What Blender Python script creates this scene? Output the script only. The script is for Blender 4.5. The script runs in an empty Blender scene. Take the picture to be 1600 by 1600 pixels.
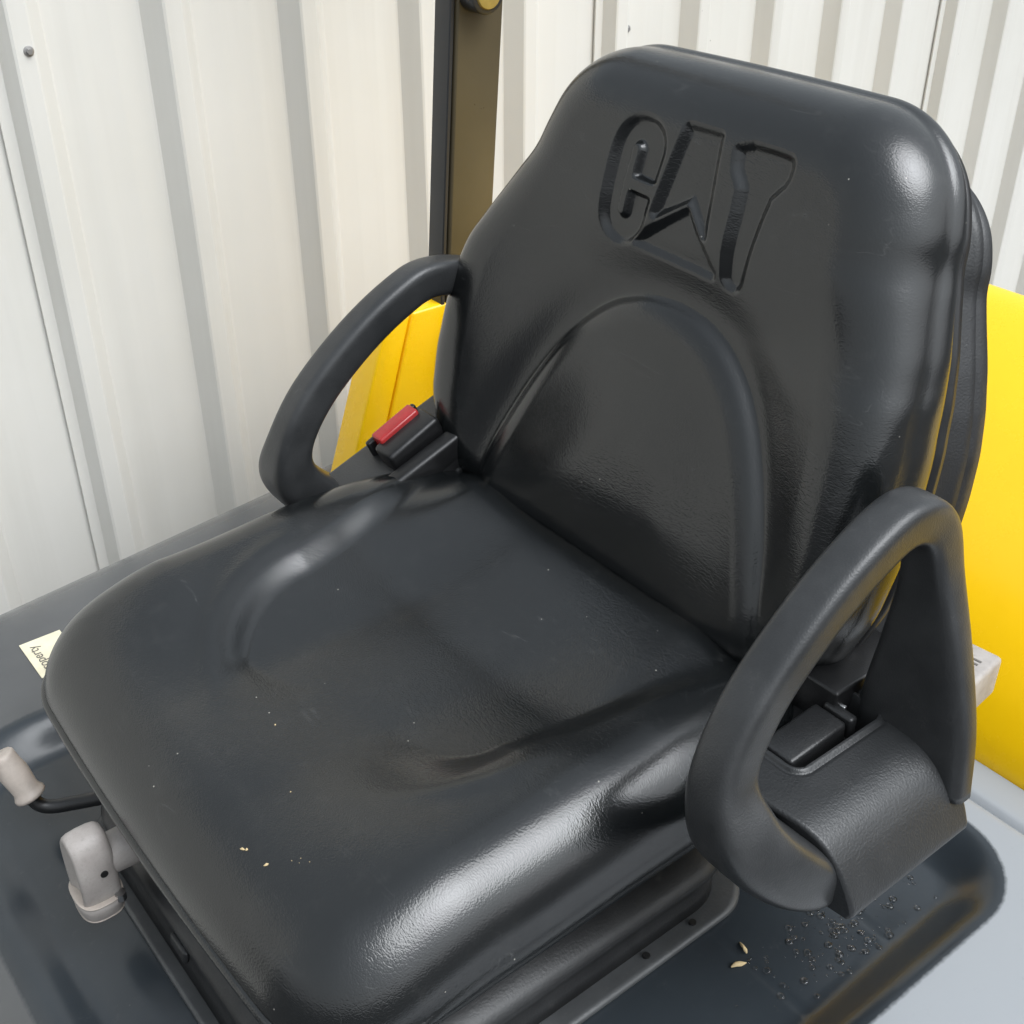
import bpy, bmesh, math, random
import numpy as np
from mathutils import Vector, Matrix
R_ = math.radians
random.seed(4); RNG = np.random.default_rng(7)
scn = bpy.context.scene
COL = scn.collection

# ------------------------------------------------------------------ camera
TH, AZ = R_(32.4), R_(51.7)
cam_d = bpy.data.cameras.new('camera'); cam = bpy.data.objects.new('camera', cam_d); COL.objects.link(cam)
Fv = Vector((math.cos(AZ)*math.cos(TH), math.sin(AZ)*math.cos(TH), -math.sin(TH)))
Rv = Vector((math.sin(AZ), -math.cos(AZ), 0)); Uv = Rv.cross(Fv)
cam.matrix_world = Matrix(((Rv.x, Uv.x, -Fv.x, -.44), (Rv.y, Uv.y, -Fv.y, -.71), (Rv.z, Uv.z, -Fv.z, .70), (0, 0, 0, 1)))
cam_d.sensor_width = 36; cam_d.lens = 36*1890/1600; cam_d.clip_start = .02; cam_d.clip_end = 500
scn.camera = cam

# ------------------------------------------------------------------ sky, sun, exposure
SUN_TO = Vector((.21, -.52, .82)).normalized()      # direction towards the hazy sun
w = bpy.data.worlds.new('World'); scn.world = w; w.use_nodes = True
wn = w.node_tree; wn.nodes.clear()
sky = wn.nodes.new('ShaderNodeTexSky'); sky.sky_type = 'NISHITA'; sky.sun_disc = False
sky.sun_elevation = math.asin(SUN_TO.z); sky.sun_rotation = math.atan2(SUN_TO.x, SUN_TO.y)
sky.air_density = 4.5; sky.dust_density = 5.0; sky.ozone_density = 1.0
hs = wn.nodes.new('ShaderNodeHueSaturation'); hs.inputs['Saturation'].default_value = .12
bg = wn.nodes.new('ShaderNodeBackground'); bg.inputs['Strength'].default_value = .14
wo = wn.nodes.new('ShaderNodeOutputWorld')
wn.links.new(sky.outputs[0], hs.inputs['Color']); wb = wn.nodes.new('ShaderNodeMix'); wb.data_type = 'RGBA'; wb.blend_type = 'MULTIPLY'; wb.inputs[0].default_value = 1; wb.inputs[7].default_value = (.93, 1, 1.10, 1)
wn.links.new(hs.outputs[0], wb.inputs[6]); wn.links.new(wb.outputs[2], bg.inputs['Color']); wn.links.new(bg.outputs[0], wo.inputs['Surface'])
sd = bpy.data.lights.new('sun', 'SUN'); sd.energy = 1.5; sd.angle = R_(46); sd.color = (.98, .995, 1)
so = bpy.data.objects.new('sun', sd); COL.objects.link(so)
so.rotation_euler = SUN_TO.to_track_quat('Z', 'Y').to_euler()
scn.view_settings.view_transform = 'Standard'; scn.view_settings.look = 'None'
scn.view_settings.exposure = .45; scn.view_settings.gamma = 1
scn.render.engine = 'CYCLES'; scn.render.resolution_x = 1024; scn.render.resolution_y = 1024

# ------------------------------------------------------------------ materials
class Mat:
    def __init__(s, name):
        s.m = bpy.data.materials.new(name); s.m.use_nodes = True
        s.t = s.m.node_tree; s.b = s.t.nodes['Principled BSDF']; s.tc = None
    def n(s, typ, **k):
        nd = s.t.nodes.new(typ)
        for a, v in k.items(): setattr(nd, a, v)
        return nd
    def l(s, a, b): s.t.links.new(a, b)
    def set(s, **k):
        for a, v in k.items(): s.b.inputs[a.replace('_', ' ')].default_value = v
    def co(s, scale=(1, 1, 1), rot=(0, 0, 0)):
        if not s.tc: s.tc = s.n('ShaderNodeTexCoord')
        mp = s.n('ShaderNodeMapping'); mp.inputs['Scale'].default_value = scale; mp.inputs['Rotation'].default_value = rot
        s.l(s.tc.outputs['Object'], mp.inputs['Vector']); return mp.outputs[0]
    def noise(s, sc, det=3, rough=.5, co=None, dist=0):
        nd = s.n('ShaderNodeTexNoise'); nd.inputs['Scale'].default_value = sc; nd.inputs['Detail'].default_value = det
        nd.inputs['Roughness'].default_value = rough; nd.inputs['Distortion'].default_value = dist
        s.l(co or s.co(), nd.inputs['Vector']); return nd.outputs['Fac']
    def vor(s, sc, feat='F1', co=None, rnd=1):
        nd = s.n('ShaderNodeTexVoronoi', feature=feat); nd.inputs['Scale'].default_value = sc; nd.inputs['Randomness'].default_value = rnd
        s.l(co or s.co(), nd.inputs['Vector']); return nd.outputs['Distance']
    def ramp(s, f, a, b, ca=(0, 0, 0, 1), cb=(1, 1, 1, 1)):
        r = s.n('ShaderNodeValToRGB'); r.color_ramp.elements[0].position = a; r.color_ramp.elements[1].position = b
        r.color_ramp.elements[0].color = ca; r.color_ramp.elements[1].color = cb; s.l(f, r.inputs[0]); return r.outputs[0]
    def math(s, op, a, b=None, c=None):
        nd = s.n('ShaderNodeMath', operation=op)
        for i, v in enumerate((a, b, c)):
            if v is None: continue
            if isinstance(v, (int, float)): nd.inputs[i].default_value = v
            else: s.l(v, nd.inputs[i])
        return nd.outputs[0]
    def mix(s, f, a, b):
        nd = s.n('ShaderNodeMix', data_type='RGBA')
        if isinstance(f, (int, float)): nd.inputs[0].default_value = f
        else: s.l(f, nd.inputs[0])
        for i, v in ((6, a), (7, b)):
            if isinstance(v, tuple): nd.inputs[i].default_value = v if len(v) == 4 else v+(1,)
            else: s.l(v, nd.inputs[i])
        return nd.outputs[2]
    def col(s, o): s.l(o, s.b.inputs['Base Color'])
    def rough(s, o): s.l(o, s.b.inputs['Roughness'])
    def bump(s, h, dist, strength=1, prev=None):
        b = s.n('ShaderNodeBump'); b.inputs['Distance'].default_value = dist; b.inputs['Strength'].default_value = strength
        s.l(h, b.inputs['Height'])
        if prev: s.l(prev, b.inputs['Normal'])
        return b.outputs[0]
    def nrm(s, o): s.l(o, s.b.inputs['Normal'])

def mat_vinyl():
    m = Mat('black_vinyl'); m.set(Specular_IOR_Level=.74)
    big = m.noise(5, 4, .6); fine = m.noise(260, 2)
    base = m.mix(m.ramp(big, .35, .7), (.0042, .0050, .0054), (.0070, .0080, .0084))
    dust = m.ramp(m.noise(38, 8, .75), .55, .80)
    base = m.mix(m.math('MULTIPLY', dust, .22), base, (.06, .059, .056))
    # pale hairline scuffs
    for rz, scl, wd, amt in (((.3, .2, .5), 26, .006, .24), ((.1, .5, 1.15), 34, .005, .20), ((.6, .1, -.45), 22, .005, .22)):
        hl = m.math('ABSOLUTE', m.math('SUBTRACT', m.noise(scl, 2, .5, m.co((1, .10, 1), rz), .35), .5))
        ln = m.ramp(hl, wd*.3, wd, (1, 1, 1, 1), (0, 0, 0, 1))
        msk = m.math('MULTIPLY', m.ramp(m.noise(scl*.5, 3), .54, .66), m.ramp(m.noise(90, 3), .45, .6))
        base = m.mix(m.math('MULTIPLY', m.math('MULTIPLY', ln, msk), amt), base, (.10, .10, .098))
    sp = m.ramp(m.vor(62), .035, .05, (1, 1, 1, 1), (0, 0, 0, 1))
    base = m.mix(m.math('MULTIPLY', m.math('MULTIPLY', sp, m.ramp(m.noise(9, 2), .56, .6)), .7), base, (.42, .40, .35))
    m.col(base)
    m.rough(m.math('ADD', m.math('MULTIPLY', m.noise(11, 5, .65), .16), .125))
    g = m.vor(900, 'SMOOTH_F1', m.co((1, .55, 1), (0, 0, .5)))
    n1 = m.bump(g, .0003, .36)
    wr = m.ramp(m.vor(230, 'DISTANCE_TO_EDGE', m.co((1, .40, 1.2), (.4, .2, .9))), 0, .12)
    wm = m.ramp(m.noise(7, 3), .40, .68)
    n2 = m.bump(m.math('MULTIPLY', wr, wm), .0004, .16, n1)
    n3 = m.bump(m.noise(34, 3), .0016, .08, n2)
    m.nrm(n3); return m.m

def mat_plastic(name, c0, c1, r0=.34, grain=.0004, gscale=650, scuff=.25):
    m = Mat(name)
    a = m.ramp(m.noise(16, 6, .65), .38, .72)
    base = m.mix(a, c0+(1,), c1+(1,))
    d = m.ramp(m.noise(70, 8, .8), .58, .78)
    base = m.mix(m.math('MULTIPLY', d, scuff), base, (.16, .155, .145))
    m.col(base); m.rough(m.math('ADD', m.math('MULTIPLY', m.noise(25, 5, .6), .2), r0-.08))
    n1 = m.bump(m.noise(gscale, 2), grain, .55)
    n2 = m.bump(m.noise(45, 2), .0012, .12, n1)
    m.nrm(n2); return m.m

def mat_paint(name, c0, c1, rough, peel=.15, dirt=(.02, .02, .02), dirtamt=.3, coat=.0, rim=None):
    m = Mat(name)
    base = m.mix(m.ramp(m.noise(4, 5, .6), .35, .7), c0+(1,), c1+(1,))
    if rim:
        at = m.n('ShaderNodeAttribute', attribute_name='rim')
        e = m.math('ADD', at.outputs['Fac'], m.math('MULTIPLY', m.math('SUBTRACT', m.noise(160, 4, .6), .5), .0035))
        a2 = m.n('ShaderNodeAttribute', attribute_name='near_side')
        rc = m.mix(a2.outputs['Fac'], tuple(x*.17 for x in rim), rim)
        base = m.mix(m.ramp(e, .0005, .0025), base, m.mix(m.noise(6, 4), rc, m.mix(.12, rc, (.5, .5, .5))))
    sp = m.ramp(m.vor(48), .03, .05, (1, 1, 1, 1), (0, 0, 0, 1))
    base = m.mix(m.math('MULTIPLY', m.math('MULTIPLY', sp, m.ramp(m.noise(6, 2), .52, .6)), dirtamt), base, dirt)
    base = m.mix(m.math('MULTIPLY', m.ramp(m.noise(60, 8, .75), .6, .85), dirtamt), base, dirt)
    m.col(base); m.rough(m.math('ADD', m.math('MULTIPLY', m.noise(9, 6, .7), .22), rough-.1))
    m.set(Coat_Weight=coat, Coat_Roughness=.08)
    m.nrm(m.bump(m.noise(90, 2), .0012, peel)); return m.m

def mat_wall():
    m = Mat('white_cladding')
    base = m.mix(m.ramp(m.noise(2.2, 5, .6), .35, .7), (.655, .638, .59, 1), (.70, .683, .64, 1))
    st = m.ramp(m.noise(14, 5, .6, m.co((1, 1, .05))), .5, .8)
    base = m.mix(m.math('MULTIPLY', st, .28), base, (.47, .45, .40))
    ch = m.ramp(m.noise(22, 7, .75, m.co((1.2, 1, .45))), .70, .745)
    chm = m.ramp(m.noise(3.1, 2), .50, .58)
    base = m.mix(m.math('MULTIPLY', m.math('MULTIPLY', ch, chm), .55), base, (.25, .24, .22))
    sp = m.ramp(m.vor(13), .012, .020, (1, 1, 1, 1), (0, 0, 0, 1))
    base = m.mix(m.math('MULTIPLY', sp, .8), base, (.10, .095, .085))
    m.col(base); m.set(Roughness=.45)
    m.nrm(m.bump(m.noise(9, 3, .5, m.co((1, 1, .3))), .006, .05)); return m.m

def mat_simple(name, c, r=.5, metal=0, alpha=None, **k):
    m = Mat(name); m.set(Roughness=r, Metallic=metal)
    base = m.mix(m.ramp(m.noise(40, 6, .7), .35, .75), tuple(x*.82 for x in c)+(1,), tuple(min(1, x*1.12) for x in c)+(1,))
    m.col(base); m.nrm(m.bump(m.noise(300, 2), .0003, .3)); m.set(**k); return m.m

def mat_grey_plastic():
    m = Mat('weathered_grey_plastic')
    base = m.mix(m.ramp(m.noise(30, 6, .7), .35, .7), (.25, .225, .21, 1), (.42, .39, .365, 1))
    d = m.ramp(m.noise(120, 8, .8), .52, .72)
    base = m.mix(m.math('MULTIPLY', d, .5), base, (.10, .088, .08))
    m.col(base); m.set(Roughness=.5); m.nrm(m.bump(m.noise(160, 4), .0008, .35)); return m.m

M = dict(
    vinyl=mat_vinyl(),
    arm=mat_plastic('armrest_plastic', (.022, .023, .024), (.038, .039, .040), .31),
    cover=mat_plastic('cover_plastic', (.020, .021, .022), (.028, .029, .030), .34, .0007, 480, .12),
    shell=mat_plastic('shell_plastic', (.014, .0145, .015), (.024, .0245, .026), .36, .0005, 520, .15),
    boot=mat_plastic('rubber_boot', (.012, .0125, .0135), (.024, .025, .026), .42, .0004, 420, .22),
    flange=mat_plastic('flange_rubber', (.05, .052, .054), (.08, .083, .085), .42, .0004, 300, .3),
    black=mat_plastic('black_plastic', (.008, .008, .0085), (.014, .014, .0145), .36, .0003, 700, .10),
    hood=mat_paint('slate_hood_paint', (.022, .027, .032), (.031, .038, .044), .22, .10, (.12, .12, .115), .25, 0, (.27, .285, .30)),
    yellow=mat_paint('yellow_paint', (.88, .52, .003), (.92, .555, .004), .26, .10, (.35, .20, .02), .12),
    post=mat_paint('dark_post_paint', (.060, .047, .026), (.085, .068, .038), .30, .06, (.02, .02, .02), .2),
    postside=mat_paint('black_post_paint', (.016, .017, .019), (.022, .023, .025), .40, .06, (.03, .03, .03), .2),
    wall=mat_wall(),
    grey=mat_grey_plastic(),
    beige=mat_simple('beige_grip', (.46, .40, .35), .5),
    red=mat_simple('red_button', (.42, .03, .03), .2),
    steel=mat_simple('steel', (.5, .5, .5), .3, 1),
    white=mat_simple('pale_plastic', (.58, .58, .56), .45),
    paper=mat_simple('cream_sticker', (.74, .68, .50), .5),
    ink=mat_simple('dark_ink', (.10, .09, .08), .6),
    gold=mat_simple('brass_yellow', (.34, .24, .06), .3),
    concrete=mat_simple('asphalt', (.07, .07, .07), .9),
    husk=mat_simple('dry_husk', (.52, .40, .22), .8),
    gap=mat_simple('dark_gap', (.006, .006, .006), .6),
)
mw = Mat('water'); mw.set(Roughness=.02, IOR=1.33); mw.b.inputs['Transmission Weight'].default_value = 1; mw.b.inputs['Base Color'].default_value = (1, 1, 1, 1); M['water'] = mw.m
ms = Mat('screw_steel'); ms.set(Roughness=.4, Metallic=.6); ms.b.inputs['Base Color'].default_value = (.35, .34, .33, 1); M['screw'] = ms.m

# ------------------------------------------------------------------ helpers
def link(name, verts, faces, mat, parent=None, smooth=True, recalc=True, auto=None):
    me = bpy.data.meshes.new(name); me.from_pydata([tuple(map(float, v)) for v in verts], [], faces)
    if recalc:
        bm = bmesh.new(); bm.from_mesh(me); bmesh.ops.recalc_face_normals(bm, faces=bm.faces); bm.to_mesh(me); bm.free()
    me.materials.append(M[mat])
    if smooth: me.polygons.foreach_set('use_smooth', [True]*len(me.polygons))
    if smooth and auto: me.set_sharp_from_angle(angle=R_(auto))
    o = bpy.data.objects.new(name, me); COL.objects.link(o)
    if parent: o.parent = parent
    return o
def bmobj(name, bm, mat, parent=None, smooth=True, auto=40):
    bmesh.ops.recalc_face_normals(bm, faces=bm.faces)
    me = bpy.data.meshes.new(name); bm.to_mesh(me); bm.free(); me.materials.append(M[mat])
    if smooth:
        me.polygons.foreach_set('use_smooth', [True]*len(me.polygons))
        if auto: me.set_sharp_from_angle(angle=R_(auto))
    o = bpy.data.objects.new(name, me); COL.objects.link(o)
    if parent: o.parent = parent
    return o
def thing(name, label, cat, group=None):
    o = bpy.data.objects.new(name, None); o.empty_display_size = .05; COL.objects.link(o)
    o['label'] = label; o['category'] = cat
    if group: o['group'] = group
    return o
def tag(o, label, cat, group=None):
    o['label'] = label; o['category'] = cat
    if group: o['group'] = group
    return o
def sstep(a, b, x):
    t = np.clip((np.asarray(x, float)-a)/(b-a), 0, 1); return t*t*(3-2*t)
def smooth1(v, k):
    ker = np.hanning(2*k+3)[1:-1]; ker /= ker.sum()
    return np.convolve(np.pad(v, len(ker)//2, mode='edge'), ker, 'valid')
def poly_dist(px, py, P, closed=True):
    """distance from points to polyline P (n,2)"""
    A = P; B = np.roll(P, -1, 0) if closed else P[1:]
    if not closed: A = P[:-1]
    best = np.full(px.shape, 1e9)
    for (ax, ay), (bx, by) in zip(A, B):
        dx, dy = bx-ax, by-ay; L = dx*dx+dy*dy
        if L < 1e-14: continue
        t = np.clip(((px-ax)*dx+(py-ay)*dy)/L, 0, 1)
        best = np.minimum(best, (px-ax-t*dx)**2+(py-ay-t*dy)**2)
    return np.sqrt(best)
def inside(px, py, P):
    r = np.zeros(px.shape, bool); n = len(P)
    for i in range(n):
        x1, y1 = P[i]; x2, y2 = P[(i+1) % n]
        if y1 == y2: continue
        c = ((y1 > py) != (y2 > py)) & (px < (x2-x1)*(py-y1)/(y2-y1)+x1); r ^= c
    return r
def sdf(px, py, P):
    P = np.asarray(P, float); return np.where(inside(px, py, P), -1, 1)*poly_dist(px, py, P)
def box(bm, c, s, rot=None, bev=0, seg=2):
    r = bmesh.ops.create_cube(bm, size=1)
    vs = r['verts']
    for v in vs:
        p = Vector((v.co.x*s[0], v.co.y*s[1], v.co.z*s[2])); v.co = p
    if bev:
        es = list({e for v in vs for e in v.link_edges})
        rb = bmesh.ops.bevel(bm, geom=es, offset=bev, segments=seg, profile=.5, affect='EDGES')
        vs = list({v for f in rb['faces'] for v in f.verts} | {v for v in vs if v.is_valid})
    for v in vs:
        p = v.co.copy()
        if rot is not None: p = rot @ p
        v.co = p+Vector(c)
    return vs
def boxobj(name, c, s, mat, parent=None, rot=None, bev=.002, seg=3):
    bm = bmesh.new(); box(bm, c, s, rot, bev, seg); return bmobj(name, bm, mat, parent, True, 50)
def cyl(bm, a, b, r0, r1=None, n=32, caps=True, bev=0):
    a, b = Vector(a), Vector(b); r1 = r0 if r1 is None else r1
    q = (b-a).to_track_quat('Z', 'Y'); L = (b-a).length
    prof = [(0, r0), (L, r1)]
    if bev: prof = [(0, r0-bev), (bev*.3, r0-bev*.3), (bev, r0), (L-bev, r1), (L-bev*.3, r1-bev*.3), (L, r1-bev)]
    loops = []
    for z, r in prof:
        loops.append([bm.verts.new(a+q @ Vector((r*math.cos(2*math.pi*i/n), r*math.sin(2*math.pi*i/n), z))) for i in range(n)])
    for p, qq in zip(loops, loops[1:]):
        for i in range(n): bm.faces.new((p[i], p[(i+1) % n], qq[(i+1) % n], qq[i]))
    if caps: bm.faces.new(loops[0]); bm.faces.new(loops[-1])
def loft(name, loops, mat, parent=None, cap0=True, cap1=True, auto=None):
    n = len(loops[0]); V = [tuple(p) for L in loops for p in L]; F = []
    for k in range(len(loops)-1):
        for i in range(n):
            j = (i+1) % n; F.append((k*n+i, k*n+j, (k+1)*n+j, (k+1)*n+i))
    if cap0: F.append(tuple(range(n)))
    if cap1: F.append(tuple((len(loops)-1)*n+i for i in range(n)))
    return link(name, V, F, mat, parent, True, True, auto)
def rrect(x0, x1, y0, y1, r, z, n=12, bow=0):
    pts = []
    for cx, cy, a0 in ((x1-r, y1-r, 0), (x0+r, y1-r, 90), (x0+r, y0+r, 180), (x1-r, y0+r, 270)):
        for i in range(n+1):
            a = R_(a0+90*i/n); pts.append((cx+r*math.cos(a), cy+r*math.sin(a), z))
    return pts
def catmull(P, W, n=10):
    P = np.array(P, float); W = np.array(W, float); D = np.hstack([P, W]); out = []
    Q = np.vstack([2*D[0]-D[1], D, 2*D[-1]-D[-2]])
    for i in range(1, len(Q)-2):
        for k in range(n):
            t = k/n; a, b, c, d = Q[i-1], Q[i], Q[i+1], Q[i+2]
            out.append(.5*((2*b)+(c-a)*t+(2*a-5*b+4*c-d)*t*t+(3*b-a-3*c+d)*t**3))
    out.append(D[-1]); out = np.array(out); return out[:, :3], out[:, 3:]
def sweep(name, P, W, mat, parent=None, side=Vector((0, 1, 0)), e=3.2, n=36, sub=10, cap=True):
    """tube along P; W = (half width along side, half height) per point; superellipse section"""
    C, S = catmull(P, W, sub); loops = []
    for i in range(len(C)):
        t = Vector(C[min(i+1, len(C)-1)]-C[max(i-1, 0)]).normalized()
        s = (side-t*side.dot(t)).normalized(); u = t.cross(s)
        L = []
        for k in range(n):
            a = 2*math.pi*k/n; ca, sa = math.cos(a), math.sin(a)
            L.append(Vector(C[i])+s*(S[i, 0]*math.copysign(abs(ca)**(2/e), ca))+u*(S[i, 1]*math.copysign(abs(sa)**(2/e), sa)))
        loops.append(L)
    return loft(name, loops, mat, parent, cap, cap)

def pad(name, a_rows, W, hfun, Re, zb, frame, mat, parent, nb=220, tuck=.012, bulge=.004, warp=None):
    """upholstered pad: rows along a, half width W(a), height hfun(a,b), rolled edge radius Re, skirt to height zb"""
    na = len(a_rows); s = np.sin(np.linspace(-1, 1, nb)*math.pi/2)*.5+np.linspace(-1, 1, nb)*.5
    s = s/np.abs(s).max()
    Wv = W(a_rows); A = np.repeat(a_rows[:, None], nb, 1); B = Wv[:, None]*s[None, :]
    dense = np.concatenate([np.stack([a_rows, Wv], 1), np.stack([a_rows, -Wv], 1)[::-1]])
    step = max(1, len(dense)//420); P = dense[::step]
    d = poly_dist(A, B, P)
    d[0, :] = 0; d[-1, :] = 0; d[:, 0] = 0; d[:, -1] = 0
    dd = np.clip(d, 0, Re)
    drop = Re-np.sqrt(np.maximum(Re**2-(Re-dd)**2, 0))
    H = hfun(A, B)-drop
    if warp: A, B = warp(A, B)
    V = [frame(a, b, h) for a, b, h in zip(A.ravel(), B.ravel(), H.ravel())]
    F = []
    for i in range(na-1):
        for j in range(nb-1): F.append((i*nb+j, i*nb+j+1, (i+1)*nb+j+1, (i+1)*nb+j))
    loop = [(0, j) for j in range(nb)]+[(i, nb-1) for i in range(1, na)]+[(na-1, j) for j in range(nb-2, -1, -1)]+[(i, 0) for i in range(na-2, 0, -1)]
    la = np.array([A[p] for p in loop]); lb = np.array([B[p] for p in loop]); lh = np.array([H[p] for p in loop])
    ta = np.roll(la, -1)-np.roll(la, 1); tb = np.roll(lb, -1)-np.roll(lb, 1); L = np.hypot(ta, tb)+1e-12
    na_, nb_ = tb/L, -ta/L
    ca, cb = la.mean(), lb.mean()
    if ((la-ca)*na_+(lb-cb)*nb_).mean() < 0: na_, nb_ = -na_, -nb_
    na_ = smooth1(np.concatenate([na_, na_, na_]), 3)[len(la):2*len(la)]; nb_ = smooth1(np.concatenate([nb_, nb_, nb_]), 3)[len(la):2*len(la)]
    prev = [i*nb+j for i, j in loop]; N = len(loop); K = 12
    for k in range(1, K+1):
        f = k/K; off = bulge*math.sin(math.pi*min(f*1.3, 1))-tuck*sstep(.6, 1, f)
        zz = zb(la, lb) if callable(zb) else zb; hh = lh+(zz-lh)*f; base = len(V)
        V += [frame(a+off*x, b+off*y, h) for a, b, x, y, h in zip(la, lb, na_, nb_, hh)]
        cur = list(range(base, base+N))
        for q in range(N):
            r = (q+1) % N; F.append((prev[q], prev[r], cur[r], cur[q]))
        prev = cur
    F.append(tuple(prev))
    return link(name, V, F, mat, parent)

# ================================================================== SETTING
GZ = -1.05
bm = bmesh.new(); bmesh.ops.create_grid(bm, x_segments=2, y_segments=2, size=60)
for v in bm.verts: v.co.z = GZ
g = bmobj('ground', bm, 'concrete'); g['kind'] = 'structure'

# ---- ribbed steel cladding wall: one sheet per five ribs
wall = thing('ribbed_wall', 'off white ribbed metal cladding wall behind the black seat', 'wall')
WY = -.71+1.646; PER = .2033; X0 = -.44+.6703; WT = .84
def sheet(i0):
    prof = []     # (x, y)
    for k in range(5):
        b = X0+PER*(i0+k)
        if k == 0: prof += [(b-.006, WY-.004), (b-.0058, WY-.0062), (b+.010, WY-.0062)]
        else: prof += [(b-.002, WY), (b+.0012, WY-.0008)]
        a, t0, t1, c = b+(.010 if k == 0 else .002), b+.0234, b+.0484, b+.0736
        prof += [(t0-.0018, WY-.0285), (t0+.0015, WY-.030), (t1-.0015, WY-.030), (t1+.0018, WY-.0285), (c-.0015, WY-.0012), (c+.002, WY)]
        for m_ in (.040, .088):        # faint stiffening swages in the pan
            xm = c+m_; prof += [(xm-.006, WY), (xm-.002, WY-.0004), (xm+.003, WY-.0004), (xm+.008, WY)]
    prof.append((X0+PER*(i0+5)+.002, WY))
    n = len(prof); V = []; zs = [GZ, -.4, 0, .4, WT]
    for z in zs: V += [(x, y, z) for x, y in prof]
    for z in zs: V += [(x, y+.0012, z) for x, y in prof]
    F = []; o2 = n*len(zs)
    for k in range(len(zs)-1):
        for i in range(n-1):
            F.append((k*n+i, k*n+i+1, (k+1)*n+i+1, (k+1)*n+i)); F.append((o2+k*n+i, o2+(k+1)*n+i, o2+(k+1)*n+i+1, o2+k*n+i+1))
    return link('sheet', V, F, 'wall', wall, True, False, 12)
for i0 in (-11, -6, -1, 4, 9, 14): sheet(i0)
def screw(x, z, y):
    bm = bmesh.new(); cyl(bm, (x, y+.002, z), (x, y-.0015, z), .007, .0065, 20, True, .0006); cyl(bm, (x, y-.001, z), (x, y-.005, z), .004, .0036, 6)
    return bmobj('screw', bm, 'screw', wall, True, 30)
screw(.0677, .3766, WY-.030)
screw(1.119, .2764, WY)

# ================================================================== FORKLIFT BODY
truck = thing('forklift', 'forklift body with slate grey hood and yellow cowl under the black seat', 'forklift')
HZ = -.20
def hood():
    xs = np.concatenate([np.linspace(-.40, -.2, 70), np.linspace(-.195, .52, 150)])
    def half(x): return .685+.13*np.clip((x+.2), -.2, .7)
    nb = 300; s = np.linspace(-1, 1, nb); s = .8*s+.2*np.sin(s*math.pi/2)
    A = np.repeat(xs[:, None], nb, 1); B = half(xs)[:, None]*s[None, :]
    def rr(a, b, x0, x1, hy, r):
        qx = np.abs(a-(x0+x1)/2)-(x1-x0)/2+r; qy = np.abs(b)-hy+r
        return np.hypot(np.maximum(qx, 0), np.maximum(qy, 0))+np.minimum(np.maximum(qx, qy), 0)-r
    H = np.full(A.shape, HZ)
    e = half(A)-np.abs(B); Re = .13; dd = np.clip(e, 0, Re); H -= .75*(Re-np.sqrt(np.maximum(Re**2-(Re-dd)**2, 0)))
    e = A-(-.40); Re = .17; dd = np.clip(e, 0, Re); H -= .8*(Re-np.sqrt(np.maximum(Re**2-(Re-dd)**2, 0)))
    p = rr(A, B, -.36, .437, .405, .085)
    H -= .030*(1-sstep(-.055, .0, p))
    # shallow seam lines pressed in the pan floor
    H -= .0012*np.exp(-((A-.165-.15*0)/.0022)**2)*(p < -.05)
    H -= .0010*np.exp(-((A-.285)/.0022)**2)*(p < -.05)*(B < -.2)
    # rear weather strip groove
    H -= .006*np.exp(-((A-.472)/.0035)**2)
    H -= .0
    n = len(xs); V = list(zip(A.ravel(), B.ravel(), H.ravel())); F = []
    for i in range(n-1):
        for j in range(nb-1): F.append((i*nb+j, (i+1)*nb+j, (i+1)*nb+j+1, i*nb+j+1))
    loop = [(0, j) for j in range(nb)]+[(i, nb-1) for i in range(1, n)]+[(n-1, j) for j in range(nb-2, -1, -1)]+[(i, 0) for i in range(n-2, 0, -1)]
    prev = [i*nb+j for i, j in loop]; base = len(V); V += [(A[p_], B[p_], -.62) for p_ in loop]; cur = list(range(base, base+len(loop)))
    for q in range(len(loop)):
        r = (q+1) % len(loop); F.append((prev[q], prev[r], cur[r], cur[q]))
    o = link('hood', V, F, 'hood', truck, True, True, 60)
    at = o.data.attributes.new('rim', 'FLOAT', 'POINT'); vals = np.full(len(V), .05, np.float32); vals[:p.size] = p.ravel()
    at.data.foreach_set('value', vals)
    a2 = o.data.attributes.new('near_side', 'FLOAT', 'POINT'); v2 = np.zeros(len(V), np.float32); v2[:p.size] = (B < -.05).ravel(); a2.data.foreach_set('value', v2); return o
hood()
boxobj('chassis', (.35, 0, (-.60+GZ+.0)/2), (1.5, 1.10, (-.60-GZ)), 'gap', truck, None, .02)

# yellow rear cowl: front face of the counterweight, bowed top
def cowl():
    prof = [(.545, -.228), (.528, -.226), (.520, -.219), (.518, -.208), (.522, -.190), (.534, -.165), (.560, -.130), (.60, -.092), (.65, -.055), (.72, -.010), (.80, .035), (.88, .072), (.94, .094), (.975, .100), (.995, .096), (1.005, .080), (1.01, .0), (1.01, -.5)]
    P, _ = catmull([(x, 0, z) for x, z in prof], [(0, 0)]*len(prof), 5)
    V = []; F = []; ny = 50; nz = len(P)
    for i in range(ny):
        y = -.66+1.26*i/(ny-1); e = max(0, abs(y+.03)-.56)
        for x, _y, z in P: V.append((x+.03*(y+.05)**2, y, z-.9*e*e*(z > -.2)))
    for i in range(ny-1):
        for k in range(nz-1): F.append((i*nz+k, (i+1)*nz+k, (i+1)*nz+k+1, i*nz+k+1))
    F.append(tuple(range(nz))); F.append(tuple((ny-1)*nz+k for k in range(nz)))
    return link('rear_cowl', V, F, 'yellow', truck, True, True, 50)
cowl()
boxobj('cowl_gap', (.72, 0, -.30), (.36, 1.1, .16), 'gap', truck, None, .004)
boxobj('bracket', (.535, -.345, -.26), (.02, .035, .09), 'yellow', truck, None, .003)
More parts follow.
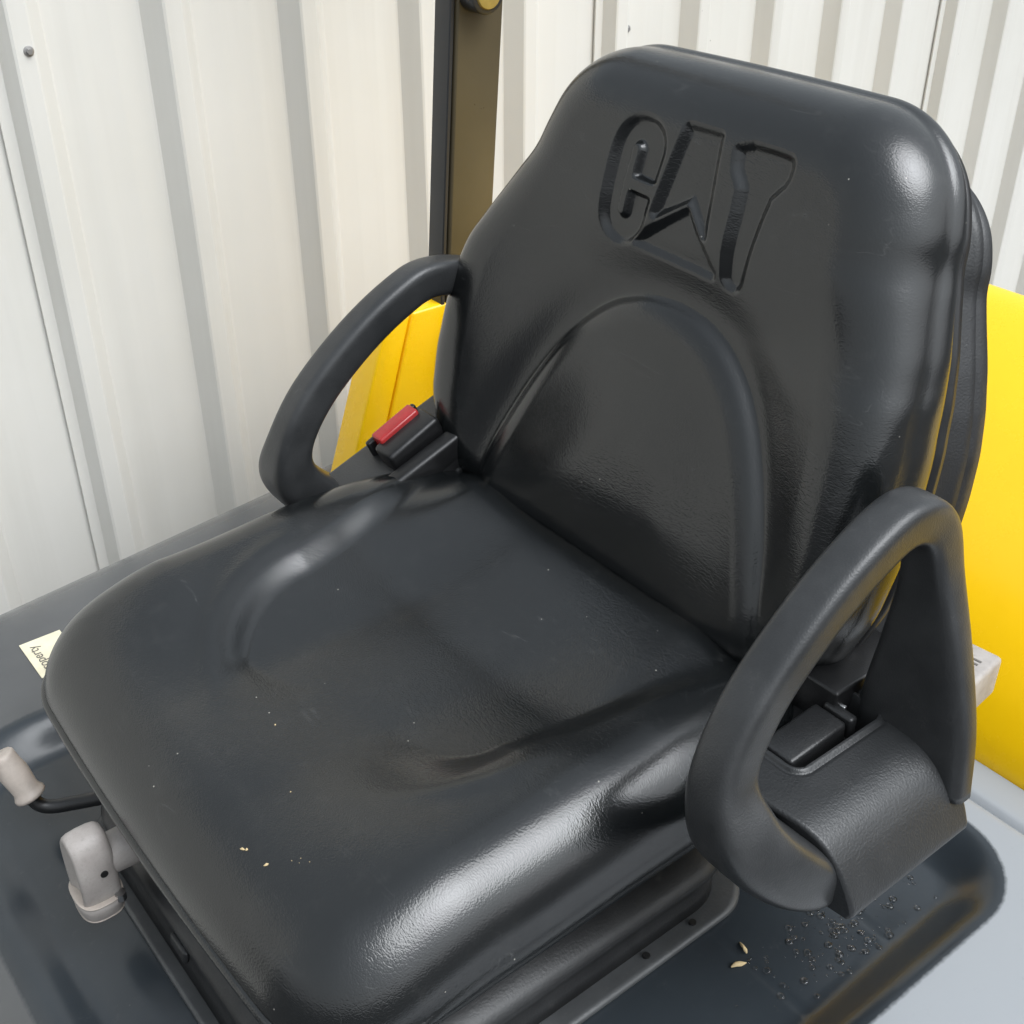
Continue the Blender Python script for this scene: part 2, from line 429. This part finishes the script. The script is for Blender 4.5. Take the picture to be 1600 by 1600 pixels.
# yellow side wing by the post: two panels with a dark joint between
def wing(name, pts, y0, y1, bev=.004):
    bm = bmesh.new(); a = [bm.verts.new((x, y0+dy, z)) for x, z, dy in pts]; b = [bm.verts.new((x, y1+dy, z)) for x, z, dy in pts]
    n = len(pts); bm.faces.new(a); bm.faces.new(b[::-1])
    for i in range(n): bm.faces.new((a[i], a[(i+1) % n], b[(i+1) % n], b[i]))
    bmesh.ops.bevel(bm, geom=list(bm.edges), offset=bev, segments=3, profile=.5, affect='EDGES')
    return bmobj(name, bm, 'yellow', truck, True, 50)
wing('side_panel', [(.255, -.20, 0), (.302, -.20, 0), (.384, .060, 0), (.36, .056, 0), (.338, .040, 0)], .55, .60)
wing('side_panel', [(.306, -.20, 0), (.64, -.20, 0), (.64, .06, 0), (.388, .060, 0)], .552, .61)
wing('corner_panel', [(.45, -.20, 0), (.64, -.20, 0), (.64, .07, 0), (.45, .055, 0)], .50, .553)
# overhead guard rear post
def post():
    zz = [-.21, 1.25]
    def ring(z, x0, x1, y0, y1): 
        dx = (z-.28)*.075; return rrect(x0+dx, x1+dx, y0, y1, .004, z, 4)
    loft('guard_post', [ring(.05, .460, .531, .55, .587), ring(1.3, .460, .531, .55, .587)], 'post', truck, True, True, 40)
post()
loft('post_strip', [rrect(.4515+d, .4585+d, .553, .586, .002, z, 4) for z, d in ((.05, -.23*.075), (1.3, 1.02*.075))], 'postside', truck, True, True, 40)
bm = bmesh.new(); cyl(bm, (.497, .552, .449), (.497, .522, .449), .024, .024, 40, True, .003); bolt = bmobj('bolt_housing', bm, 'postside', truck)
bm = bmesh.new(); cyl(bm, (.497, .5235, .449), (.497, .519, .449), .018, .017, 32, True, .001); bmobj('bolt_cap', bm, 'gold', bolt)

# sticker on hood
bm = bmesh.new(); box(bm, (-.1775, .4935, HZ+.0012), (.049, .075, .0010), None, .0003, 1); stk = bmobj('sticker', bm, 'paper', truck, False)
stk['label'] = 'cream printed sticker partly under the cushion'
cu = bpy.data.curves.new('sticker_text', 'FONT'); cu.body = 'the property'; cu.size = .0165; cu.extrude = .0001; cu.align_x = 'RIGHT'
to = bpy.data.objects.new('sticker_text', cu); COL.objects.link(to)
bpy.context.view_layer.update()
dg = bpy.context.evaluated_depsgraph_get(); tm = bpy.data.meshes.new_from_object(to.evaluated_get(dg)); bpy.data.objects.remove(to)
tm.materials.clear(); tm.materials.append(M['ink'])
lt = bpy.data.objects.new('lettering', tm); COL.objects.link(lt); lt.parent = stk
lt.location = (-.186, .519, HZ+.0020); lt.rotation_euler = (0, 0, R_(90))

# ================================================================== SEAT
seat = thing('operator_seat', 'black vinyl forklift seat with looped armrests and debossed letters on backrest', 'seat')

# ---- cushion
SY = .026; SB = .029; XF, XR = -.247, .275
def cw(x):
    x = np.asarray(x, float); rc = .088; W0 = .285
    t = np.clip((XF+rc-x)/rc, 0, 1); w_ = W0-rc+rc*np.power(np.maximum(1-t**2.5, 0), 1/2.5)
    t2 = np.clip((x-(XR-.05))/.05, 0, 1); return w_-.05*(1-np.sqrt(np.maximum(1-t2**2, 0)))
def ch(x, y):
    ay = np.abs(y); yd = np.abs(y-.003)
    h = -.15*np.maximum(0, -.06-x)**2
    # shallow moulded hollow: crisp side creases that fade towards the front
    hw = .164+.27*np.maximum(x-.01, 0)
    q = np.where(x < .01, np.hypot((x-.01)/.134, yd/.164), yd/hw)
    ang = np.arctan2(yd, np.maximum(.01-x, 1e-4))
    fr = np.where(x > .01, 0, np.where(y > 0, 1-sstep(.05, .75, ang), 1-sstep(.75, 1.5, ang)))
    h -= .0080*(1-sstep(1-.09-.42*fr, 1+.09+.22*fr, q))
    # side bolsters spring from the creases
    s_ = (q-1)*hw; s_ = .5*(s_+np.sqrt(s_*s_+.015**2))
    F_ = sstep(-.08, .06, x)*(1-.75*sstep(.10, .25, x))
    bl = (1-np.exp(-s_/.058))*F_
    h += .023*bl*np.where(y < 0, .70, 1)
    h += .0022*np.exp(-((q-1.17)/.08)**2)*sstep(.06, -.02, x)*(1-fr)
    h += (.022+.008*(y > 0))*sstep(.06, .25, ay)*sstep(XF, -.10, x)*(1-.45*bl)*(1-.5*sstep(.1, .25, x))
    # the rear centre climbs under the backrest
    h += .034*sstep(.06, .25, x)*(1-sstep(.15, .27, ay))
    return h
rows = np.concatenate([XF+(.12)*(1-np.cos(np.linspace(0, math.pi/2, 70))), np.linspace(XF+.122, XR-.03, 140), XR-.028+.028*np.sin(np.linspace(0, math.pi/2, 24))])
def cwarp(A, B):
    f = sstep(.0, XF, A); return A-.007*f*(1-(B/.25)**2), B
cushion = pad('seat_cushion', rows, cw, ch, .068, lambda a, b: -.082+.026*sstep(-.12, -.24, a), lambda a, b, h: (a, b+SY, h), 'vinyl', seat, 240, .014, .003, cwarp)


# ---- backrest
REC = R_(15); Tv = Vector((math.sin(REC), 0, math.cos(REC))); Nv = Vector((-math.cos(REC), 0, math.sin(REC))); OB = Vector((.235, 0, 0))
def skew(t): return SB-.016*sstep(.25, .41, t)
def bframe(a, b, h):
    return (OB.x+Tv.x*a+Nv.x*h, b+skew(a), OB.z+Tv.z*a+Nv.z*h)
T0, T1 = -.03, .487
_tt = np.linspace(T0, T1, 800)
_w = np.interp(_tt, [-.03, 0, .04, .09, .14, .19, .235, .275, .31, .345, .38, .42, .487], [.190, .226, .259, .274, .278, .277, .273, .265, .252, .235, .219, .212, .210])
_w = smooth1(_w, 28)+.011
def bw(t):
    t = np.asarray(t, float); w_ = np.interp(t, _tt, _w); rc = .095
    k = np.clip((t-(T1-rc))/rc, 0, 1); w_ = w_-rc*(1-np.power(np.maximum(1-k**2.1, 0), 1/2.1))
    k = np.clip((T0+.05-t)/.05, 0, 1); return w_-.05*(1-np.sqrt(np.maximum(1-k**2, 0)))
ARCH = np.array([(.205, -.06), (.205, .03), (.190, .085), (.171, .135), (.152, .175), (.130, .213), (.104, .245), (.073, .269), (.038, .283), (0, .287)])
ARCH = np.vstack([ARCH, ARCH[:-1][::-1]*[-1, 1]])
_ap = np.linspace(0, 1, len(ARCH)); _ad = np.linspace(0, 1, 120)
ARCH = np.stack([smooth1(np.interp(_ad, _ap, ARCH[:, 0]), 4), smooth1(np.interp(_ad, _ap, ARCH[:, 1]), 4)], 1)
# letters, traced on the pad plane: (y, t)
L_C = [(.0738, .4267), (.086, .4235), (.095, .416), (.1005, .4029), (.1015, .375), (.1009, .343), (.0990, .334), (.0943, .327), (.0870, .323), (.0788, .3215), (.068, .3240), (.059, .3310), (.0535, .3410), (.0520, .3560), (.0500, .3720), (.0475, .3920), (.0460, .4060), (.0500, .4175), (.060, .4248)]
C_CUT = [((.0790, .3480), (.0765, .4010), .0040), ((.0775, .3725), (.0400, .3705), .0046)]      # raised counter and mouth of the C
L_A = [(.0215, .4293), (-.0135, .4293), (-.0225, .3500), (.0005, .3770), (.0365, .3546)]
L_3 = [(.0005, .3640), (.0560, .3255), (-.0385, .3216)]
L_T = [(-.0390, .4283), (-.0900, .4285), (-.0940, .4250), (-.0930, .4120), (-.0850, .4030), (-.0790, .3950), (-.0715, .3250), (-.0680, .3190), (-.0600, .3190), (-.0545, .3250), (-.0540, .3950), (-.0490, .4030), (-.0415, .4110)]
def chaikin(P, k):
    P = np.array(P, float)
    for _ in range(k):
        Q = np.roll(P, -1, 0); P = np.stack([P*.75+Q*.25, P*.25+Q*.75], 1).reshape(-1, 2)
    return P
L_C = chaikin(L_C, 2); L_T = chaikin(L_T, 1)
def bh(t, y):
    ay = np.abs(y); y = y+skew(t)-.003
    h = .042*(np.minimum(ay, .275)/.275)**3.2*(1-.75*sstep(.24, .42, t))
    h += .010*sstep(.28, .36, t)
    h += .004*np.cos(np.clip((t-.40)/.16, -1, 1)*math.pi/2)
    s = sdf(y, t, ARCH)                                     # <0 inside the arch
    amp = 1-.55*sstep(.14, .0, t)
    h -= amp*.0075*np.exp(-(np.maximum(s, 0)/.032)**2)*np.exp(-(np.minimum(s, 0)/.008)**2)
    h += (.0078-.002*sstep(.1, .0, t))*sstep(.004, -.030, s)
    h += .010*sstep(-.01, -.13, s)*sstep(-.02, .1, t)
    m_ = (t > .28) & (ay < .13)
    yy, tt = y[m_], t[m_]; dep = np.zeros(yy.shape)
    for P in (L_C, L_A, L_3, L_T):
        d = sdf(yy, tt, P); dp = 1-sstep(-.0030, .0080, d)
        if P is L_C:
            for c0, c1, r in C_CUT: dp = dp*sstep(-.0005, .0048, poly_dist(yy, tt, np.array([c0, c1]), False)-r)
        dep = np.maximum(dep, dp)
    sub = np.zeros(t.shape); sub[m_] = .0064*dep
    return h-sub
rows = np.concatenate([T0+.04*(1-np.cos(np.linspace(0, math.pi/2, 30))), np.linspace(T0+.0415, .29, 150), np.linspace(.291, .44, 150), .4405+(T1-.4405)*np.sin(np.linspace(0, math.pi/2, 60))])
def bwarp(A, B):      # crowned top edge
    return A+.003*sstep(.30, .487, A)*(1-(B/.2)**2), B
backrest = pad('backrest_cushion', rows, bw, bh, .066, -.078, bframe, 'vinyl', seat, 470, .012, .004, bwarp)
def boutline(inset, c, tmax=T1, dt=0, n=220, cf=None):
    ts = np.concatenate([np.linspace(T0, .38, n), .38+(tmax-.38)*np.sin(np.linspace(0, math.pi/2, 60))[1:]])
    pts = []
    w_ = np.maximum(bw(np.clip(ts*(T1/tmax), T0, T1))-inset, .01)
    for t, ww in zip(ts, w_): pts.append((t, ww))
    for t, ww in zip(ts[::-1], w_[::-1]): pts.append((t, -ww))
    return [bframe(t-inset*sstep(.3, .487, t), y, c if cf is None else cf(t)) for t, y in pts]
loft('backing_plate', [boutline(.012, -.070), boutline(.002, -.0745), boutline(.002, -.0815), boutline(.010, -.084)], 'black', seat, True, True)
def deep(f, extra=0): return lambda t: -(.084+f*(.085+.020*(1-sstep(.12, .46, t)))+extra)
prof = [(.030, 0), (.024, .06), (.020, .25), (.011, .42), (.007, .48), (.010, .52), (.022, .55), (.024, .60), (.016, .70), (.013, .80), (.018, .90), (.032, .97), (.07, 1.0)]
loft('backrest_shell', [boutline(i, 0, .462, 0, 220, deep(f)) for i, f in prof], 'shell', seat, True, True)
boxobj('hinge_cover', (.345, -.228, .12), (.03, .02, .12), 'shell', seat, Matrix.Rotation(REC, 3, 'Y'), .005)
boxobj('hinge_plate', (.322, -.236, .10), (.008, .008, .10), 'white', seat, Matrix.Rotation(REC, 3, 'Y'), .002)

# ---- armrests (looped hip restraints)
def arm(sg):
    P = [(.215, -.318, -.056), (.170, -.326, -.050), (.130, -.332, -.036), (.093, -.330, -.006), (.066, -.322, .032), (.064, -.309, .075), (.092, -.304, .124), (.145, -.302, .171), (.203, -.301, .205), (.250, -.301, .219), (.282, -.303, .202), (.295, -.308, .155), (.294, -.317, .095), (.290, -.325, .03), (.286, -.330, -.03)]
    W = [(.030, .012), (.038, .019), (.042, .025), (.037, .028), (.030, .027), (.0208, .0212), (.0192, .0200), (.0188, .0196), (.0188, .0196), (.0188, .0196), (.0195, .0192), (.0225, .0170), (.036, .016), (.050, .015), (.056, .016)]
    P = [(x+.006*(1-sstep(.1, .25, x))+(.030*sstep(.262, .284, x) if sg > 0 else 0), y*-sg+(.006 if sg > 0 else 0), z) for x, y, z in P]
    return sweep('armrest', P, W, 'arm', seat, Vector((0, 1, 0)), 4.0, 44, 10)
arm(-1); arm(1)

# ---- near side belt cover with pocket
def cover():
    pr, _ = catmull([(0, y, z) for y, z in ((-.250, .013), (-.285, .0135), (-.318, .013), (-.344, .0105), (-.364, .003), (-.379, -.010), (-.391, -.027), (-.400, -.044), (-.4025, -.053), (-.3985, -.0595))], [(0, 0)]*10, 24)
    Y0, Z0 = pr[:, 1], pr[:, 2]; Y0 = np.where(Y0 < -.318, -.318+(Y0+.318)*.86, Y0); ny = len(Y0)
    ty, tz = np.gradient(Y0), np.gradient(Z0); L = np.hypot(ty, tz); NY, NZ = tz/L, -ty/L
    if NZ[0] < 0: NY, NZ = -NY, -NZ
    xf = .126+.20*np.maximum(0, -.315-Y0); xr = .296-.004*sstep(-.30, -.40, Y0)
    us = np.concatenate([.022*(1-np.cos(np.linspace(0, math.pi/2, 12))), np.linspace(.026, .974, 230), 1-.022*(1-np.cos(np.linspace(math.pi/2, 0, 12)))]); nx = len(us)
    A = xf[None, :]+(xr-xf)[None, :]*us[:, None]
    e = np.minimum(us, 1-us)[:, None]*(xr-xf)[None, :]; r = .0038; d = np.clip(e, 0, r); ins = r-np.sqrt(np.maximum(r*r-(r-d)**2, 0))
    B = Y0[None, :]-NY[None, :]*ins; H = Z0[None, :]-NZ[None, :]*ins
    qx = np.abs(A-.2235)-.0535+.010; qy = np.abs(B+.258)-.044+.010
    p = np.hypot(np.maximum(qx, 0), np.maximum(qy, 0))+np.minimum(np.maximum(qx, qy), 0)-.010
    H = H+.0022*(sstep(-.0005, .0015, p)-sstep(.0035, .006, p))-.0012*np.exp(-((p-.0070)/.0016)**2)
    H = H-.032*sstep(.0008, -.0025, p)
    V = list(zip(A.ravel(), B.ravel(), H.ravel())); F = []
    for i in range(nx-1):
        for j in range(ny-1): F.append((i*ny+j, (i+1)*ny+j, (i+1)*ny+j+1, i*ny+j+1))
    b0 = len(V); V += [(A[i, 0], -.250, -.0595) for i in range(nx)]
    for i in range(nx-1): F.append((i*ny, b0+i, b0+i+1, (i+1)*ny)); F.append((i*ny+ny-1, (i+1)*ny+ny-1, b0+i+1, b0+i))
    F.append(tuple([b0]+list(range(ny)))); F.append(tuple([b0+nx-1]+[(nx-1)*ny+j for j in range(ny)]))
    return link('belt_cover', V, F, 'cover', seat, True, True, 50)
cv = cover()
boxobj('latch_block', (.215, -.272, -.002), (.070, .034, .022), 'shell', cv, Matrix.Rotation(R_(-4), 3, 'Y'), .004)
boxobj('latch_rib', (.256, -.276, .002), (.010, .030, .022), 'shell', cv, None, .003)
boxobj('pin', (.262, -.270, .007), (.004, .014, .012), 'steel', cv, None, .001)
boxobj('mount_bracket', (.305, -.246, -.004), (.10, .05, .060), 'black', seat, None, .003)
boxobj('belt_stop', (.318, -.235, .045), (.020, .012, .028), 'white', seat, Matrix.Rotation(R_(20), 3, 'Y'), .002)
boxobj('side_mount', (.225, -.252, -.048), (.21, .05, .070), 'black', seat, None, .006)
boxobj('side_mount', (.23, .258, -.055), (.22, .03, .075), 'black', seat, None, .006)

# ---- far side buckle console
S20 = Matrix.Rotation(R_(-20), 3, 'Y')
con = boxobj('buckle_console', (.215, .291, .004), (.185, .092, .075), 'cover', seat, S20, .006)
boxobj('console_ridge', (.205, .250, .034), (.13, .022, .03), 'black', con, S20, .005)
bk = boxobj('buckle', (.200, .281, 0.046), (.072, .034, .034), 'black', con, Matrix.Rotation(R_(-24), 3, 'Y'), .005)
boxobj('release_button', (.196, .300, 0.056), (.056, .020, .024), 'red', bk, Matrix.Rotation(R_(-24), 3, 'Y'), .003)
boxobj('buckle_frame', (.200, .312, 0.044), (.072, .008, .034), 'black', bk, Matrix.Rotation(R_(-24), 3, 'Y'), .003)
boxobj('console_wall', (.205, .2455, -.012), (.17, .012, .085), 'black', con, S20, .003)
for bx_, bz_ in ((.2345, .0145), (.2545, .0225)):
    bm = bmesh.new(); cyl(bm, (bx_, .241, bz_), (bx_, .236, bz_), .0065, .006, 20, True, .001); bmobj('bolt', bm, 'shell', con)
boxobj('belt_tongue', (.137, .248, .012), (.020, .022, .014), 'steel', con, S20, .002)

# ---- pan, boot and flange
def rr_loops(spec): return [rrect(x0, x1, -hy, hy, r, z, 14) for x0, x1, hy, r, z in spec]
loft('seat_pan', rr_loops([(-.215, .25, .205, .08, -.075), (-.228, .25, .219, .09, -.090), (-.233, .25, .226, .09, -.096), (-.234, .25, .227, .09, -.102), (-.228, .25, .221, .09, -.108), (-.222, .25, .214, .085, -.118), (-.215, .24, .207, .08, -.150), (-.205, .235, .197, .08, -.168), (-.19, .22, .18, .07, -.175)]), 'boot', seat)
loft('suspension_boot', rr_loops([(-.200, .215, .190, .06, -.155), (-.222, .215, .206, .06, -.158), (-.236, .22, .222, .06, -.165), (-.240, .222, .229, .06, -.172), (-.240, .222, .230, .06, -.178), (-.237, .22, .225, .06, -.186), (-.234, .218, .218, .055, -.196), (-.234, .218, .217, .055, -.206), (-.236, .22, .219, .055, -.214), (-.24, .22, .222, .055, -.226)]), 'boot', seat)
fl = loft('boot_flange', rr_loops([(-.238, .222, .218, .05, -.2265), (-.250, .228, .238, .05, -.2215), (-.253, .231, .243, .05, -.2225), (-.254, .232, .244, .05, -.2265), (-.252, .23, .242, .05, -.2300)]), 'flange', seat)
for x in (.093, .152):
    bm = bmesh.new(); cyl(bm, (x, -.231, -.228), (x, -.2305, -.2212), .0042, .0035, 14); bmobj('rivet', bm, 'gap', fl)
boxobj('pan_clip', (-.2405, .012, -.190), (.006, .030, .014), 'shell', seat, Matrix.Rotation(R_(8), 3, 'Y'), .003)

# ---- weight knob
KD = Vector((.010, -.012, .026))
def knob():
    c = Vector((-.288, .105, -.160))+KD; loops = []
    for dx, k in ((.018, .70), (.0165, .86), (.013, .96), (.008, 1), (-.002, 1), (-.010, .97), (-.0145, .90), (-.0165, .80), (-.0150, .66), (-.0135, .45), (-.0130, .2)):
        L = []
        for i in range(48):
            a = 2*math.pi*i/48; e = 2.6
            L.append(c+Vector((dx, .022*k*math.copysign(abs(math.cos(a))**(2/e), math.cos(a)), (.044-.022*(1-k))*math.copysign(abs(math.sin(a))**(2/e), math.sin(a)))))
        loops.append(L)
    o = loft('adjuster_knob', loops, 'grey', seat)
    bm = bmesh.new(); cyl(bm, Vector((-.272, .103, -.152))+KD, Vector((-.228, .100, -.150))+KD, .0185, .0195, 36, True, .002); bmobj('hub', bm, 'grey', o)
    # lower clip with a visible seam and slot
    L2 = []
    for z, k in ((-.210, .60), (-.208, .85), (-.203, 1.0), (-.193, 1.06), (-.186, 1.07), (-.1855, 1.02)):
        L2.append([Vector((-.288+.019*k*math.copysign(abs(math.cos(a))**.7, math.cos(a)), .105+.0235*k*math.copysign(abs(math.sin(a))**.7, math.sin(a)), z))+KD for a in [2*math.pi*i/40 for i in range(40)]])
    loft('knob_clip', L2, 'grey', o)
    for z0, g_ in ((-.1852, 1.095), (-.2030, 1.02)):
        L3 = []
        for dz, k in ((-.0006, .97), (-.0006, 1.0), (.0006, 1.0), (.0006, .97)):
            L3.append([Vector((-.288+.019*g_*k*math.copysign(abs(math.cos(a))**.7, math.cos(a)), .105+.0235*g_*k*math.copysign(abs(math.sin(a))**.7, math.sin(a)), z0+dz))+KD for a in [2*math.pi*i/40 for i in range(40)]])
        loft('seam', L3, 'beige', o)
    bm = bmesh.new(); cyl(bm, Vector((-.274, .0835, -.182))+KD, Vector((-.274, .0835, -.190))+KD, .005, .005, 16); bmobj('spring', bm, 'steel', o)
    bm = bmesh.new(); cyl(bm, Vector((-.283, .0835, -.152))+KD, Vector((-.283, .0822, -.152))+KD, .0034, .0034, 16); bmobj('hole', bm, 'gap', o)
knob()
# ---- crank
cr = sweep('crank_rod', [(-.215, .225, -.192), (-.243, .246, -.200), (-.264, .258, -.202), (-.275, .265, -.197), (-.280, .271, -.184), (-.284, .276, -.170)], [(.0072, .0072)]*6, 'black', seat, Vector((0, 0, 1)).cross(Vector((1, 0, 0))), 2, 20, 8)
a, b = Vector((-.2785, .2690, -.188)), Vector((-.292, .289, -.138)); q = (b-a).to_track_quat('Z', 'Y'); Ln = (b-a).length
loft('crank_grip', [[a+q @ Vector((r*math.cos(t), r*math.sin(t), Ln*f)) for t in [2*math.pi*i/32 for i in range(32)]] for f, r in ((0, .009), (.0, .0135), (.03, .0155), (.08, .0158), (.12, .0145), (.2, .0128), (.4, .0138), (.58, .0146), (.75, .0132), (.9, .0128), (.97, .0126), (1, .0112), (1.0, .004))], 'beige', cr)
# ---- recline lever block
lv = boxobj('recline_handle', (.428, -.285, -.040), (.070, .046, .044), 'grey', seat, Matrix.Rotation(R_(6), 3, 'Z'), .005)
for k in range(4): boxobj('grip_mark', (.422+.006*k, -.288, -.0178), (.0026, .016, .0006), 'ink', lv, Matrix.Rotation(R_(6), 3, 'Z'), .0001, 1)
boxobj('recline_arm', (.37, -.262, -.05), (.12, .02, .02), 'black', seat, None, .003)

# ================================================================== SMALL LOOSE THINGS
FZ = HZ-.030
def husk(p, rz, L, label):
    pts = [(p[0]+L*(f-.5)*math.cos(rz), p[1]+L*(f-.5)*math.sin(rz), FZ+.0022+.0015*math.sin(f*5)) for f in (0, .3, .6, 1)]
    o = sweep('dry_husk', pts, [(.0006, .0005), (.0022, .0012), (.0026, .0014), (.0005, .0005)], 'husk', None, Vector((0, 1, .2)), 2, 10, 4)
    return tag(o, label, 'husk')
husk((.172, -.276, 0), 1.2, .014, 'curled pale seed husk closest to the boot flange on the grey hood')
husk((.155, -.286, 0), -.3, .016, 'long tan seed husk lying flat on the grey hood by the boot')
V = []; F = []
def drop(x, y, z, r):
    b0 = len(V); n = 10
    for k, (f, h) in enumerate(((1, 0), (.92, .28), (.62, .48))):
        for i in range(n): a = 2*math.pi*i/n; V.append((x+r*f*math.cos(a), y+r*f*math.sin(a), z+r*h))
    V.append((x, y, z+r*.58))
    for k in range(2):
        for i in range(n): F.append((b0+k*n+i, b0+k*n+(i+1) % n, b0+(k+1)*n+(i+1) % n, b0+(k+1)*n+i))
    for i in range(n): F.append((b0+2*n+i, b0+2*n+(i+1) % n, b0+3*n))
for k in range(260):
    x = random.gauss(.24, .055); y = random.gauss(-.325, .035)
    if y > -.285 or y < -.385 or x > .375 or x < .05: continue
    drop(x, y, FZ-.0002, random.choice((.0008, .0011, .0015, .0022, .0032, .0040)))
dr = link('water_drops', V, F, 'water', None); dr['kind'] = 'stuff'; dr['label'] = 'small water drops on the grey hood'; dr['category'] = 'water drops'

V = []; F = []
for px, py in ((-.206, -.085), (-.204, -.088), (-.2, -.112), (-.185, -.124), (-.182, -.130), (-.179, -.127), (-.176, -.135), (-.12, .02), (-.15, -.06)):
    z = float(ch(np.array([px]), np.array([py-SY]))[0])-.001
    e = .055-min(.055, px-XF); z -= .055-math.sqrt(max(.055**2-e*e, 0))
    L = random.uniform(.0012, .0028); a = random.uniform(0, 3); b0 = len(V)
    for i in range(6): t = i*math.pi/3; V.append((px+L*math.cos(t)*math.cos(a)-.0009*math.sin(t)*math.sin(a), py+L*math.cos(t)*math.sin(a)+.0009*math.sin(t)*math.cos(a), z))
    V.append((px, py, z+.0022))
    for i in range(6): F.append((b0+i, b0+(i+1) % 6, b0+6))
cb = link('seed_crumbs', V, F, 'husk', None); cb['kind'] = 'stuff'; cb['label'] = 'pale seed crumbs on the front of the black cushion'; cb['category'] = 'crumbs'
